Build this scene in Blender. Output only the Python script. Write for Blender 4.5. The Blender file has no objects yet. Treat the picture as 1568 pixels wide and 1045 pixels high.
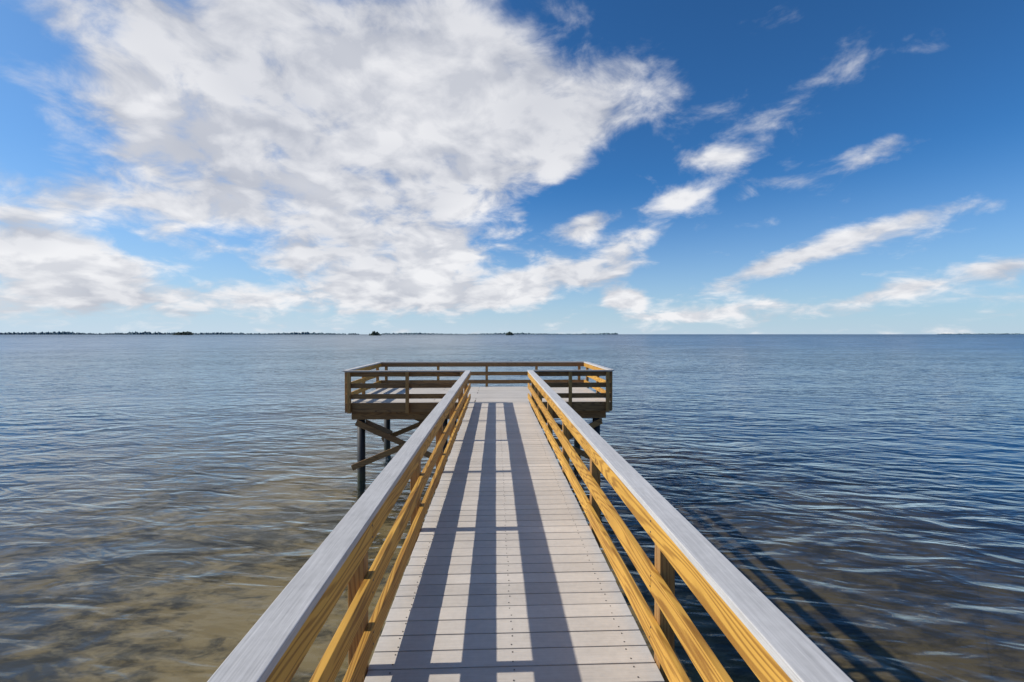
import bpy, math, random, bmesh
from mathutils import Vector, Matrix
random.seed(7)
rad=math.radians
scene=bpy.context.scene
scene.view_settings.view_transform='Standard'
try: scene.view_settings.look='None'
except: pass
scene.view_settings.exposure=0
YAW=rad(2.05); PITCH=rad(0.86); F=697.0; CX,CY=784.0,522.5
CAMZ=1.92
cam_d=bpy.data.cameras.new('camera'); cam=bpy.data.objects.new('camera',cam_d)
scene.collection.objects.link(cam); scene.camera=cam
cam_d.lens=16; cam_d.sensor_width=36; cam_d.clip_start=0.05; cam_d.clip_end=120000
cam.location=(0,0,CAMZ); cam.rotation_euler=(rad(90)-PITCH,0,-YAW)
CAMROT=cam.rotation_euler.to_matrix()
def pdir(px,py):
    v=Vector(((px-CX)/F,-(py-CY)/F,-1.0)); return (CAMROT@v).normalized()

# ---------- node helpers ----------
class NT:
    def __init__(s,nt): s.nt=nt; s.n=nt.nodes; s.l=nt.links
    def _set(s,sock,v):
        if isinstance(v,bpy.types.NodeSocket): s.l.new(v,sock)
        elif v is not None: sock.default_value=v
    def math(s,op,a,b=None,c=None,clamp=False):
        n=s.n.new('ShaderNodeMath'); n.operation=op; n.use_clamp=clamp
        s._set(n.inputs[0],a)
        if b is not None: s._set(n.inputs[1],b)
        if c is not None: s._set(n.inputs[2],c)
        return n.outputs[0]
    def vmath(s,op,a,b=None,scale=None):
        n=s.n.new('ShaderNodeVectorMath'); n.operation=op
        s._set(n.inputs[0],a)
        if b is not None: s._set(n.inputs[1],b)
        if scale is not None: s._set(n.inputs['Scale'],scale)
        return n.outputs['Value'] if op in('LENGTH','DOT_PRODUCT','DISTANCE') else n.outputs['Vector']
    def noise(s,vec,scale,detail=4,rough=.5,dist=0,out='Fac'):
        n=s.n.new('ShaderNodeTexNoise'); s._set(n.inputs['Vector'],vec)
        n.inputs['Scale'].default_value=scale; n.inputs['Detail'].default_value=detail
        n.inputs['Roughness'].default_value=rough; n.inputs['Distortion'].default_value=dist
        return n.outputs[out]
    def mapr(s,v,a,b,c,d,smooth=False):
        n=s.n.new('ShaderNodeMapRange'); n.interpolation_type='SMOOTHSTEP' if smooth else 'LINEAR'
        s._set(n.inputs[0],v)
        for i,x in enumerate((a,b,c,d)): s._set(n.inputs[i+1],x)
        return n.outputs[0]
    def mix(s,f,a,b,mode='MIX'):
        n=s.n.new('ShaderNodeMix'); n.data_type='RGBA'; n.blend_type=mode
        s._set(n.inputs[0],f); s._set(n.inputs[6],a); s._set(n.inputs[7],b)
        return n.outputs[2]
    def mapping(s,vec,loc=(0,0,0),rot=(0,0,0),scale=(1,1,1),t='POINT'):
        n=s.n.new('ShaderNodeMapping'); n.vector_type=t; s._set(n.inputs[0],vec)
        n.inputs[1].default_value=loc; n.inputs[2].default_value=rot; n.inputs[3].default_value=scale
        return n.outputs[0]
    def sep(s,v):
        n=s.n.new('ShaderNodeSeparateXYZ'); s._set(n.inputs[0],v); return n.outputs
    def comb(s,x,y,z):
        n=s.n.new('ShaderNodeCombineXYZ')
        for i,q in enumerate((x,y,z)): s._set(n.inputs[i],q)
        return n.outputs[0]
def C(r,g,b): return (r,g,b,1)

# ---------- world ----------
SUN_EL=rad(37.8)
w=bpy.data.worlds.new('World'); scene.world=w; w.use_nodes=True
w.node_tree.nodes.clear(); N=NT(w.node_tree)
out=N.n.new('ShaderNodeOutputWorld'); bg=N.n.new('ShaderNodeBackground'); bg.inputs[1].default_value=0.1
N.l.new(bg.outputs[0],out.inputs[0])
sky=N.n.new('ShaderNodeTexSky'); sky.sky_type='NISHITA'; sky.sun_disc=False
sky.sun_elevation=SUN_EL; sky.sun_rotation=rad(270); sky.air_density=1.0; sky.dust_density=0.6; sky.ozone_density=2.0
tc=N.n.new('ShaderNodeTexCoord'); D=tc.outputs['Generated']
sx=N.sep(D); x,y,z=sx[0],sx[1],sx[2]
skyc=N.mix(1.0,sky.outputs[0],C(.34,.86,1.36),'MULTIPLY')
skyc=N.vmath('SCALE',skyc,scale=N.mapr(x,-.4,.6,1.04,.86))
skyc=N.vmath('SCALE',skyc,scale=N.mapr(z,.2,.7,1.0,.86))
zc=N.math('MAXIMUM',z,0.0)
den=N.math('ADD',zc,0.42)
P=N.vmath('DIVIDE',N.vmath('MULTIPLY',D,(1,1,1.7)),N.comb(den,den,den))
Pw=N.mapping(P,loc=(3.1,1.7,.4),rot=(0,0,rad(25)))
n_big=N.noise(Pw,3.0,2,.5,.3)
n_fine=N.noise(Pw,7.2,6,.59,.3)
n_off=N.noise(N.vmath('ADD',Pw,(-0.045,0.02,0.055)),7.2,2,.5,.3)
blobs=[(400,50,350,170,0,1.0),(560,180,330,160,0,1.1),(480,290,220,130,0,1.05),(700,120,180,170,0,1.1),
(640,350,170,110,0,.95),(800,200,150,130,20,.85),(600,415,140,60,0,.88),(880,190,170,80,30,.62),(965,130,80,120,50,.42),
(220,190,160,100,0,.55),(130,285,120,60,0,.95),(265,315,130,60,0,.7),(40,370,150,75,-15,1.1),(150,412,120,45,0,1.1),
(90,462,200,34,0,.75),(340,460,200,34,0,.66),(500,400,150,50,0,.72),(745,450,125,34,10,1.1),(850,420,95,38,20,.95),(940,412,85,30,15,1.15),
(955,458,42,22,0,1.5),(900,345,80,32,15,1.1),(965,368,60,28,15,.8),(1030,312,66,28,20,.82),(1090,252,95,40,10,.56),
(1200,278,90,32,20,.72),(1250,130,230,52,42,.50),(1330,235,90,34,15,.60),(1265,378,150,28,15,1.0),(1150,420,95,24,15,.80),
(1530,410,120,26,10,1.0),(1440,325,170,30,15,.60),(1380,442,80,18,5,.82),(1250,466,320,16,3,.5),(600,462,160,28,0,.7),(1080,486,220,14,0,.5),
(1080,170,120,60,40,.38)]
tot=None
for (bx,by,rx,ry,a,wt) in blobs:
    c=pdir(bx,by); ca,sa=math.cos(rad(a)),math.sin(rad(a))
    v1=(pdir(bx+rx*.5*ca,by-rx*.5*sa)-c)*2; v2=(pdir(bx-ry*.5*sa,by-ry*.5*ca)-c)*2
    r1,r2=v1.length,v2.length
    t1=(v1-c*v1.dot(c)).normalized(); t2=(v2-c*v2.dot(c)); t2=(t2-t1*t2.dot(t1)).normalized(); t3=t1.cross(t2)
    R=Matrix((t1,t2,t3)).transposed()
    m=N.mapping(D,loc=tuple(c),rot=tuple(R.to_euler()),scale=(r1,r2,1.0),t='TEXTURE')
    L=N.vmath('LENGTH',m)
    f=N.mapr(L,0.0,1.3,wt,0.0,True)
    tot=f if tot is None else N.math('ADD',tot,f)
mask=N.math('MINIMUM',tot,1.08)
back=N.mapr(y,-0.2,0.25,0.14,0.0,True)
band=N.mapr(z,0.03,0.17,0.27,0.0,True)
mask=N.math('ADD',N.math('ADD',mask,back),band)
nn=N.math('ADD',N.math('MULTIPLY',n_big,0.8),N.math('MULTIPLY',n_fine,1.2))
nn=N.math('SUBTRACT',nn,1.0)
d=N.math('ADD',N.math('SUBTRACT',mask,0.42),N.math('MULTIPLY',nn,1.65))
alpha=N.mapr(d,-0.16,0.62,0.0,0.97,True)
lit=N.mapr(N.math('SUBTRACT',n_fine,n_off),-0.12,0.12,-0.20,0.20)
bsh=N.mapr(n_big,.35,.65,-.14,.14)
lowc=N.mapr(z,0.0,0.5,0.16,-0.06)
shade=N.math('ADD',N.math('ADD',N.math('ADD',0.60,bsh),lit),lowc,clamp=True)
ccol=N.mix(shade,C(3.0,3.4,4.4),C(9.0,9.0,9.2))
hz=N.mapr(z,0.0,0.32,1.0,0.0)
hz=N.math('POWER',hz,2.0)
hz=N.math('MULTIPLY',hz,N.mapr(x,-0.7,0.75,0.98,0.80))
leftglow=N.math('MULTIPLY',N.mapr(x,-1.0,0.1,.42,0.0,True),N.mapr(z,.0,.8,1.0,.4))
skyh=N.mix(leftglow,skyc,C(3.8,5.3,7.0))
skyh=N.mix(hz,skyh,C(5.8,7.1,8.3))
col=N.mix(alpha,skyh,ccol)
N.l.new(col,bg.inputs[0])

# ---------- sun ----------
sd=bpy.data.lights.new('sun','SUN'); sd.energy=4.75; sd.angle=rad(0.5); sd.color=(1,0.93,0.82)
so=bpy.data.objects.new('sun',sd); scene.collection.objects.link(so)
L=Vector((math.cos(SUN_EL),0.0,-math.sin(SUN_EL)))
so.rotation_euler=L.to_track_quat('-Z','Y').to_euler(); so.location=(-20,0,20)

# ---------- materials ----------
def mat(name):
    m=bpy.data.materials.new(name); m.use_nodes=True
    n=NT(m.node_tree); b=m.node_tree.nodes['Principled BSDF']; return m,n,b
def bump(n,b,h,dist,strength=1.0):
    bn=n.n.new('ShaderNodeBump'); bn.inputs['Distance'].default_value=dist; bn.inputs['Strength'].default_value=strength
    n.l.new(h,bn.inputs['Height']); n.l.new(bn.outputs[0],b.inputs['Normal'])
def attr(n,name='rnd'):
    a=n.n.new('ShaderNodeAttribute'); a.attribute_name=name; return a
def wood(name,axis,dark,light):
    m,n,b=mat(name)
    g=n.n.new('ShaderNodeNewGeometry'); r=attr(n).outputs['Fac']
    p=g.outputs['Position']
    off=n.vmath('SCALE',(37.0,19.0,53.0),scale=r)
    p=n.vmath('ADD',p,off)
    sc=[1,1,1]; sc[axis]=0.07
    ps=n.mapping(p,scale=tuple(sc))
    wob=n.noise(ps,6,2,.5,0,'Color')
    ps2=n.vmath('ADD',ps,n.vmath('SCALE',n.vmath('SUBTRACT',wob,(.5,.5,.5)),scale=0.26))
    wv=n.n.new('ShaderNodeTexWave'); wv.wave_type='BANDS'; wv.bands_direction='DIAGONAL'
    n.l.new(ps2,wv.inputs['Vector']); wv.inputs['Scale'].default_value=17; wv.inputs['Distortion'].default_value=1.8
    wv.inputs['Detail'].default_value=3
    sc2=[1,1,1]; sc2[axis]=0.02
    fib=n.noise(n.mapping(p,scale=tuple(sc2)),160,3,.6)
    blot=n.noise(p,2.2,3,.5)
    wf=n.mapr(wv.outputs['Fac'],0.0,0.6,0.0,1.0,True)
    f=n.math('ADD',n.math('MULTIPLY',wf,0.62),n.math('MULTIPLY',fib,0.5))
    f=n.math('ADD',f,n.math('MULTIPLY',n.math('SUBTRACT',blot,.5),.8),clamp=True)
    col=n.mix(f,dark,light)
    sk=[1,1,1]; sk[axis]=0.6
    vo=n.n.new('ShaderNodeTexVoronoi'); n.l.new(n.mapping(p,scale=tuple(sk)),vo.inputs['Vector']); vo.inputs['Scale'].default_value=3.2
    kn=n.mapr(vo.outputs['Distance'],0.03,0.085,0.85,0.0,True)
    col=n.mix(kn,col,C(dark[0]*.35,dark[1]*.3,dark[2]*.3))
    col=n.mix(n.math('MULTIPLY',r,0.35),col,C(dark[0]*1.2,dark[1]*1.15,dark[2]*1.5))
    n.l.new(col,b.inputs['Base Color']); b.inputs['Roughness'].default_value=0.62
    b.inputs['Specular IOR Level'].default_value=0.3
    bump(n,b,f,0.0015,0.7)
    return m
WD,WL=C(.23,.10,.015),C(.66,.37,.068)
wood_y=wood('pine_y',1,WD,WL); wood_z=wood('pine_z',2,C(.19,.095,.03),C(.42,.24,.08))
BD,BL=C(.11,.055,.022),C(.29,.165,.062)
old_x=wood('weathered_x',0,BD,BL); old_y=wood('weathered_y',1,BD,BL)
def composite(name,axis,base,amp):
    m,n,b=mat(name)
    g=n.n.new('ShaderNodeNewGeometry'); r=attr(n).outputs['Fac']; p=g.outputs['Position']
    po=n.vmath('ADD',p,n.vmath('SCALE',(31.0,17.0,3.0),scale=r))
    sc=[1,1,1]; sc[axis]=0.03
    gr=n.noise(n.mapping(po,scale=tuple(sc)),130,4,.6)
    st=n.noise(p,1.3,5,.6); sp=n.noise(p,22,3,.6)
    f=n.math('ADD',n.math('MULTIPLY',n.math('SUBTRACT',gr,.5),amp),1.0)
    f=n.math('ADD',f,n.math('MULTIPLY',n.math('SUBTRACT',st,.5),.40))
    f=n.math('ADD',f,n.math('MULTIPLY',n.math('SUBTRACT',sp,.5),.24))
    f=n.math('ADD',f,n.math('MULTIPLY',n.math('SUBTRACT',r,.5),.17))
    col=n.vmath('SCALE',base,scale=f)
    n.l.new(col,b.inputs['Base Color']); b.inputs['Roughness'].default_value=0.55; b.inputs['Specular IOR Level'].default_value=0.3
    bump(n,b,gr,0.0012,0.6)
    return m
deck_m=composite('composite_deck',0,(.53,.485,.43),.40)
cap_y=composite('composite_cap_y',1,(.48,.465,.45),.8)
cap_x=composite('composite_cap_x',0,(.38,.34,.30),.42)
m_pile,n,b=mat('pile_wrap')
g=n.n.new('ShaderNodeNewGeometry'); pz=n.sep(g.outputs['Position'])[2]
nz=n.noise(g.outputs['Position'],6,5,.6)
wet=n.mapr(n.math('ADD',pz,n.math('MULTIPLY',nz,.5)),-2.1,-1.5,1.0,0.0,True)
n.l.new(n.mix(wet,C(.012,.013,.015),C(.04,.045,.02)),b.inputs['Base Color']); b.inputs['Roughness'].default_value=.6
m_screw,n,b=mat('screw_steel'); b.inputs['Base Color'].default_value=C(.09,.08,.075); b.inputs['Metallic'].default_value=.4; b.inputs['Roughness'].default_value=.5

# ---------- geometry ----------
class Mesh:
    def __init__(s): s.v=[];s.f=[];s.r=[]
    def box(s,x0,x1,y0,y1,z0,z1,r=None):
        r=random.random() if r is None else r
        i=len(s.v)
        s.v+=[(x0,y0,z0),(x1,y0,z0),(x1,y1,z0),(x0,y1,z0),(x0,y0,z1),(x1,y0,z1),(x1,y1,z1),(x0,y1,z1)]
        for q in ((0,3,2,1),(4,5,6,7),(0,1,5,4),(1,2,6,5),(2,3,7,6),(3,0,4,7)):
            s.f.append(tuple(i+k for k in q)); s.r.append(r)
    def beam(s,a,b,t,h):
        a=Vector(a);b=Vector(b);d=(b-a).normalized(); side=d.cross(Vector((0,0,1))).normalized(); up=side.cross(d)
        i=len(s.v); r=random.random()
        for p in (a,b):
            for q,k in((-1,-1),(1,-1),(1,1),(-1,1)): s.v.append(tuple(p+side*q*t/2+up*k*h/2))
        for q in ((0,1,2,3),(7,6,5,4),(0,4,5,1),(1,5,6,2),(2,6,7,3),(3,7,4,0)):
            s.f.append(tuple(i+k for k in q)); s.r.append(r)
    def cyl(s,c,axis,rad_,z0,z1,seg=8,rad2=None):
        i=len(s.v); r=random.random(); rad2=rad_ if rad2 is None else rad2
        for zz,rr in((z0,rad_),(z1,rad2)):
            for k in range(seg):
                a=2*math.pi*k/seg; u,v=rr*math.cos(a),rr*math.sin(a)
                if axis==2: s.v.append((c[0]+u,c[1]+v,zz))
                elif axis==0: s.v.append((zz,c[0]+u,c[1]+v))
                else: s.v.append((c[0]+u,zz,c[1]+v))
        for k in range(seg):
            s.f.append((i+k,i+(k+1)%seg,i+seg+(k+1)%seg,i+seg+k)); s.r.append(r)
        s.f.append(tuple(i+k for k in range(seg))[::-1]); s.r.append(r)
        s.f.append(tuple(i+seg+k for k in range(seg))); s.r.append(r)
    def make(s,name,mt,parent=None,bev=0,smooth=False):
        me=bpy.data.meshes.new(name); me.from_pydata(s.v,[],s.f); me.update()
        a=me.attributes.new('rnd','FLOAT','FACE'); a.data.foreach_set('value',s.r)
        me.materials.append(mt)
        bm=bmesh.new(); bm.from_mesh(me); bmesh.ops.recalc_face_normals(bm,faces=bm.faces); bm.to_mesh(me); bm.free()
        o=bpy.data.objects.new(name,me); scene.collection.objects.link(o)
        if parent: o.parent=parent
        if bev:
            md=o.modifiers.new('b','BEVEL'); md.width=bev; md.segments=2; md.limit_method='ANGLE'
        if smooth:
            for p in me.polygons: p.use_smooth=len(p.vertices)==4
        return o
pier=bpy.data.objects.new('wooden_pier',None); scene.collection.objects.link(pier)
XL,XR=-0.70,0.90; PXL,PXR,PY0,PY1=-4.18,3.28,12.8,16.62
T=0.038
deck=Mesh(); scr=Mesh()
pitch=0.1465; yy=-1.2
while yy<PY1-0.02:
    y0,y1=yy,yy+0.1375
    j=lambda: random.uniform(-.004,.004)
    if y0<PY0-.07:
        deck.box(XL-.034+j(),XR+.034+j(),y0+j()*.3,y1+j()*.3,-.026,random.uniform(-.0015,.0015))
        js=(XL+.10,.1,XR-.10)
    else:
        xs=[PXL+.0,-1.2+random.choice((-.6,0,.6)),PXR]
        for a,b2 in((xs[0],xs[1]-.002),(xs[1]+.002,xs[2])): deck.box(a+.02,b2-.002,y0,y1,-.026,random.uniform(-.0008,.0008))
        js=[PXL+.15+.6*k for k in range(13)]
    if 1.5<y0<9:
        for q in js:
            for o_ in (.03,.11): scr.cyl((q+random.uniform(-.008,.008),y0+o_),2,.0045,0.0,.0022,6)
    yy+=pitch
deck.make('deck_boards',deck_m,pier,.003)
capy=Mesh(); capx=Mesh(); ry=Mesh(); rx_=Mesh(); post=Mesh(); bolts=Mesh()
posts_y=[-1.15,0.72,2.6,4.46,6.34,8.21,10.08,11.95]
RZ=((.115,.25),(.415,.55),(.735,.869))
def split(a,b,cuts):
    p=[a]+[c for c in cuts if a+.1<c<b-.1]+[b]; return list(zip(p[:-1],p[1:]))
def rails_y(xi,sgn,y0,y1,py,cuts,cutc,cap_in=0.0):
    for k,(z0,z1) in enumerate(RZ):
        for a,b in split(y0,y1,cuts[k%len(cuts)]):
            e=random.uniform(-.004,.004)
            xa,xb=sorted((xi,xi+sgn*T)); ry.box(xa,xb,a+.001,b-.001,z0+e,z1+(0 if k==2 else e))
    xa,xb=sorted((xi-sgn*.006-sgn*cap_in,xi+sgn*.142))
    for a,b in split(y0,y1,cutc): capy.box(xa,xb,a+.0015,b-.0015,.871,.909)
    for q in py:
        xa,xb=sorted((xi+sgn*(T+.001),xi+sgn*(T+.09)))
        post.box(xa,xb,q-.045,q+.045,-.27,.869)
        for z0,z1 in RZ:
            for zz in (z0+.035,z1-.035):
                s0,s1=sorted((xi-sgn*.002,xi+sgn*.002)); bolts.cyl((q+random.uniform(-.012,.012),zz),0,.006,s0,s1,8)
def rails_x(yi,sgn,x0,x1,px,cutc):
    for k,(z0,z1) in enumerate(RZ):
        for a,b in split(x0,x1,cutc if k%2 else []):
            ya,yb=sorted((yi,yi+sgn*T)); rx_.box(a+.001,b-.001,ya,yb,z0,z1)
    ya,yb=sorted((yi-sgn*.006,yi+sgn*.142))
    for a,b in split(x0,x1,cutc): capx.box(a+.0015,b-.0015,ya,yb,.871,.909)
    for q in px:
        ya,yb=sorted((yi+sgn*(T+.001),yi+sgn*(T+.09))); post.box(q-.045,q+.045,ya,yb,-.27,.869)
rails_y(XL,-1,-1.2,PY0-.03,posts_y,[[2.6,6.34,10.08],[4.46,8.21],[2.6,8.21]],[0.72,4.46,8.21])
rails_y(XR,1,-1.2,PY0-.03,posts_y,[[4.46,8.21],[2.6,8.21],[6.34,10.08]],[0.72,4.46,8.21])
rails_x(PY0+.02,-1,PXL,XL-.15,[PXL+.12,-2.46,XL-.25],[-2.46])
rails_x(PY0+.02,-1,XR+.15,PXR,[XR+.25,2.1,PXR-.12],[])
rails_x(PY1,1,PXL,PXR,[PXL+.2,-2.1,-.33,1.5,PXR-.2],[-2.1,1.5])
rails_y(PXL+.04,-1,PY0+.06,PY1-.003,[PY0+.25,14.7,PY1-.2],[[14.7]],[])
rails_y(PXR-.04,1,PY0+.06,PY1-.003,[PY0+.25,14.7,PY1-.2],[[14.7]],[])
capy.make('cap_rails',cap_y,pier,.004); capx.make('cap_rails_platform',cap_x,pier,.004)
ry.make('side_rails',wood_y,pier,.003); rx_.make('side_rails_platform',old_x,pier,.003)
post.make('rail_posts',wood_z,pier,.004); bolts.make('rail_bolts',m_screw,pier); scr.make('deck_screws',m_screw,pier)
fy=Mesh(); fx=Mesh()
for q in (XL-.03,XL+.5,XR-.6,XR-.01): fy.box(q,q+.04,-1.2,PY0-.02,-.262,-.028)
for q in (PXL-.0,-2.9,-1.6,-.4,.8,2.0,PXR-.04): fy.box(q,q+.04,PY0+.05,PY1-.05,-.262,-.028)
fx.box(PXL-.02,XL-.09,PY0-.0,PY0+.04,-.265,-.004); fx.box(XR+.09,PXR+.02,PY0-.0,PY0+.04,-.265,-.004)
fx.box(PXL-.02,PXR+.02,PY1-.04,PY1,-.265,-.028)
for q in (13.0,13.22,16.1,16.32): fx.box(PXL+.1,PXR-.1,q,q+.05,-.50,-.266)
piles=Mesh()
for q in (0.72,4.46,8.21,11.6):
    for s_ in (-.16,.16): fx.box(XL-.1,XR+.1,q+s_-.025,q+s_+.025,-.50,-.266)
    for px in (XL+.12,XR-.12): piles.cyl((px,q),2,.12,-4,-.27,20,.11)
for q in (13.14,16.24):
    for px in (-3.85,-1.5,.7,2.93): piles.cyl((px,q),2,.115,-4,-.27,20,.11)
piles.make('pilings',m_pile,pier,0,True)
br=Mesh()
for q in (12.99,16.4):
    br.beam((-3.95,q,-.58),(-1.4,q,-1.75),.045,.16); br.beam((-4.05,q-.06,-1.85),(-1.4,q-.06,-.75),.045,.16)
    br.beam((3.05,q,-.58),(.6,q,-1.75),.045,.16); br.beam((3.05,q-.06,-1.75),(.6,q-.06,-.65),.045,.16)
for px in (-3.7,3.07): br.beam((px,13.1,-.6),(px,16.3,-1.6),.045,.16)
for q in (4.3,8.05): br.beam((XL,q,-.6),(XR,q,-1.7),.045,.14)
br.make('cross_braces',old_x,pier,.003)
fy.make('stringers',old_y,pier,.003); fx.make('rim_boards',old_x,pier,.003)

# ---------- water ----------
WZ=-2.25
def sheet(name,z,size,m):
    me=bpy.data.meshes.new(name); s=size
    me.from_pydata([(-s,-s,z),(s,-s,z),(s,s,z),(-s,s,z)],[],[(0,1,2,3)]); me.materials.append(m)
    o=bpy.data.objects.new(name,me); scene.collection.objects.link(o); return o
m,n,b=mat('water'); n.n.remove(b); mo=[q for q in n.n if q.type=='OUTPUT_MATERIAL'][0]
g=n.n.new('ShaderNodeNewGeometry'); p=g.outputs['Position']
dist=n.vmath('LENGTH',p)
px_=n.sep(p)[0]
pr=n.mapping(p,rot=(0,0,rad(12)))
a1=n.noise(n.mapping(pr,scale=(.55,1.45,1)),1.3,2,.43,.9)
a2=n.noise(n.mapping(p,rot=(0,0,rad(-26)),scale=(.6,1.1,1)),.7,2,.42,.7)
a3=n.noise(n.mapping(pr,scale=(.7,1.6,1)),5,1.5,.5,.3)
gust=n.mapr(n.noise(n.mapping(p,scale=(.5,1,1)),.10,2,.5),.35,.65,.7,1.35,True)
h=n.math('ADD',n.math('MULTIPLY',a1,1.0),n.math('MULTIPLY',a2,1.4)); h=n.math('ADD',h,n.math('MULTIPLY',a3,.12))
h=n.math('MULTIPLY',h,gust)
bn=n.n.new('ShaderNodeBump'); bn.inputs['Distance'].default_value=.115; n.l.new(h,bn.inputs['Height']); bn.inputs['Strength'].default_value=1
fs=n.noise(n.mapping(p,scale=(.5,1.6,1)),1.3,3,.65,0,'Color')
fv=n.vmath('SUBTRACT',fs,(.5,.5,.5))
patch=n.noise(n.mapping(p,scale=(.3,1,1)),.012,3,.6)
amp=n.math('MULTIPLY',n.mapr(dist,18,80,0.0,0.85,True),n.mapr(patch,.35,.65,.55,1.3))
fv=n.vmath('MULTIPLY',n.vmath('SCALE',fv,scale=amp),(1,1,0))
nor=n.vmath('NORMALIZE',n.vmath('ADD',bn.outputs[0],fv))
gl=n.n.new('ShaderNodeBsdfGlossy'); n.l.new(n.mapr(dist,8,200,.03,.20),gl.inputs['Roughness']); n.l.new(nor,gl.inputs['Normal'])
gl.inputs['Color'].default_value=C(.88,.95,1)
# two-sided Schlick reflectance: the Fresnel node would give total internal reflection for sunlight reaching the seabed
cs=n.math('ABSOLUTE',n.vmath('DOT_PRODUCT',g.outputs['Incoming'],nor))
ff=n.math('ADD',n.math('MULTIPLY',n.math('POWER',n.math('SUBTRACT',1.0,cs,clamp=True),5.0),.98),.02)
ff=n.math('MULTIPLY',ff,n.mapr(dist,12,120,.95,.84,True))
ff=n.math('MULTIPLY',ff,n.mapr(dist,200,1500,1.0,.68,True))
tr=n.n.new('ShaderNodeBsdfTransparent'); tr.inputs[0].default_value=C(.88,.89,.82)
df=n.n.new('ShaderNodeBsdfDiffuse')
n.l.new(n.mix(n.mapr(px_,-25,20,0,1,True),C(.018,.048,.080),C(.006,.030,.072)),df.inputs[0])
deep=n.math('ADD',dist,n.math('MAXIMUM',n.math('MULTIPLY',px_,.9),0.0))
deep=n.math('ADD',deep,n.mapr(n.noise(p,.12,2,.5),.3,.7,-5,5))
k=n.mapr(deep,8,38,.02,.97)
m1=n.n.new('ShaderNodeMixShader'); n.l.new(k,m1.inputs[0]); n.l.new(tr.outputs[0],m1.inputs[1]); n.l.new(df.outputs[0],m1.inputs[2])
m2=n.n.new('ShaderNodeMixShader'); n.l.new(ff,m2.inputs[0]); n.l.new(m1.outputs[0],m2.inputs[1]); n.l.new(gl.outputs[0],m2.inputs[2])
n.l.new(m2.outputs[0],mo.inputs[0])
sheet('water',WZ,45000,m)
m,n,b=mat('seabed')
g=n.n.new('ShaderNodeNewGeometry'); p=g.outputs['Position']
wb=n.noise(n.mapping(p,rot=(0,0,rad(12)),scale=(.6,1.8,1)),1.6,2,.5,0,'Color')
pd=n.vmath('ADD',p,n.vmath('SCALE',n.vmath('SUBTRACT',wb,(.5,.5,.5)),scale=.7))
big=n.noise(n.mapping(pd,loc=(2,5,0)),.28,3,.55); sm=n.noise(n.mapping(pd,scale=(.8,1.5,1)),1.9,5,.65)
f=n.mapr(n.math('ADD',n.math('MULTIPLY',big,.45),n.math('MULTIPLY',sm,.55)),.43,.58,0,1,True)
f=n.math('MULTIPLY',f,n.mapr(n.math('ADD',n.sep(p)[0],n.mapr(big,.3,.7,-4,4)),0,7,1.0,.5,True))
n.l.new(n.mix(f,C(.045,.033,.013),C(.245,.18,.088)),b.inputs['Base Color']); b.inputs['Roughness'].default_value=.9
sheet('seabed',WZ-.7,45000,m)

# ---------- distant shores ----------
m_far,n,b=mat('distant_foliage_hazed')
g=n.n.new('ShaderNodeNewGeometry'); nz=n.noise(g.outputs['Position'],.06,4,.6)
n.l.new(n.mix(n.mapr(nz,.35,.65,0,1),C(.06,.11,.14),C(.12,.18,.20)),b.inputs['Base Color']); b.inputs['Roughness'].default_value=1  # blue-grey aerial haze is painted into the foliage base colour
m_mid,n,b=mat('mangrove_foliage')
g=n.n.new('ShaderNodeNewGeometry'); nz=n.noise(g.outputs['Position'],.3,4,.6)
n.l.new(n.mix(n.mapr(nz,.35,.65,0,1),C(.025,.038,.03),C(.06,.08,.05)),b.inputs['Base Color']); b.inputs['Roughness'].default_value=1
def clumps(name,mt,items):
    bm=bmesh.new()
    for (c,sx,sz) in items:
        r=bmesh.ops.create_icosphere(bm,subdivisions=1,radius=1)
        for v in r['verts']:
            v.co=Vector((v.co.x*sx,v.co.y*sx,v.co.z*sz))*random.uniform(.65,1.2)+Vector(c)
    me=bpy.data.meshes.new(name); bm.to_mesh(me); bm.free(); me.materials.append(mt)
    o=bpy.data.objects.new(name,me); scene.collection.objects.link(o)
def shore(px0,px1,Dist,hpx,step,env):
    it=[]; px=px0
    while px<px1:
        d_=pdir(px,512); s_=Dist/d_.y; t=(px-px0)/(px1-px0)
        hh=hpx*Dist/F*env(t)*random.uniform(.6,1.2)
        it.append(((d_.x*s_,Dist+random.uniform(-40,40),WZ+hh*.25),step*Dist/F*random.uniform(1.2,2.2),hh*.85)); px+=step*random.uniform(.5,1.3)
    return it
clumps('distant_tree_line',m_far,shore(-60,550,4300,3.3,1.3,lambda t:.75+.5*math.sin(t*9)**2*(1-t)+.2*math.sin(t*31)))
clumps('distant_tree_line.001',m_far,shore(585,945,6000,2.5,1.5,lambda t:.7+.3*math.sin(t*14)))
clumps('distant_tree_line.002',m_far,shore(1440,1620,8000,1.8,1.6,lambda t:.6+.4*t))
def isl(px,Dist,wpx,hpx,nc):
    it=[]; d_=pdir(px,512); s_=Dist/d_.y; X=d_.x*s_; W=wpx*Dist/F; H=hpx*Dist/F
    for i in range(nc):
        t=random.uniform(-1,1); e=max(.25,1-t*t*.8)
        it.append(((X+t*W/2,Dist+random.uniform(-W,W)*.3,WZ+H*e*random.uniform(.15,.6)),W*.09,H*.33*e))
    it.append(((X,Dist,WZ),W*.62,H*.12)); return it
clumps('mangrove_island',m_mid,isl(281,2200,24,7,60))
clumps('mangrove_island.001',m_mid,isl(574,1500,16,7.8,50))
clumps('mangrove_island.002',m_mid,isl(780,1800,12,6.8,40))
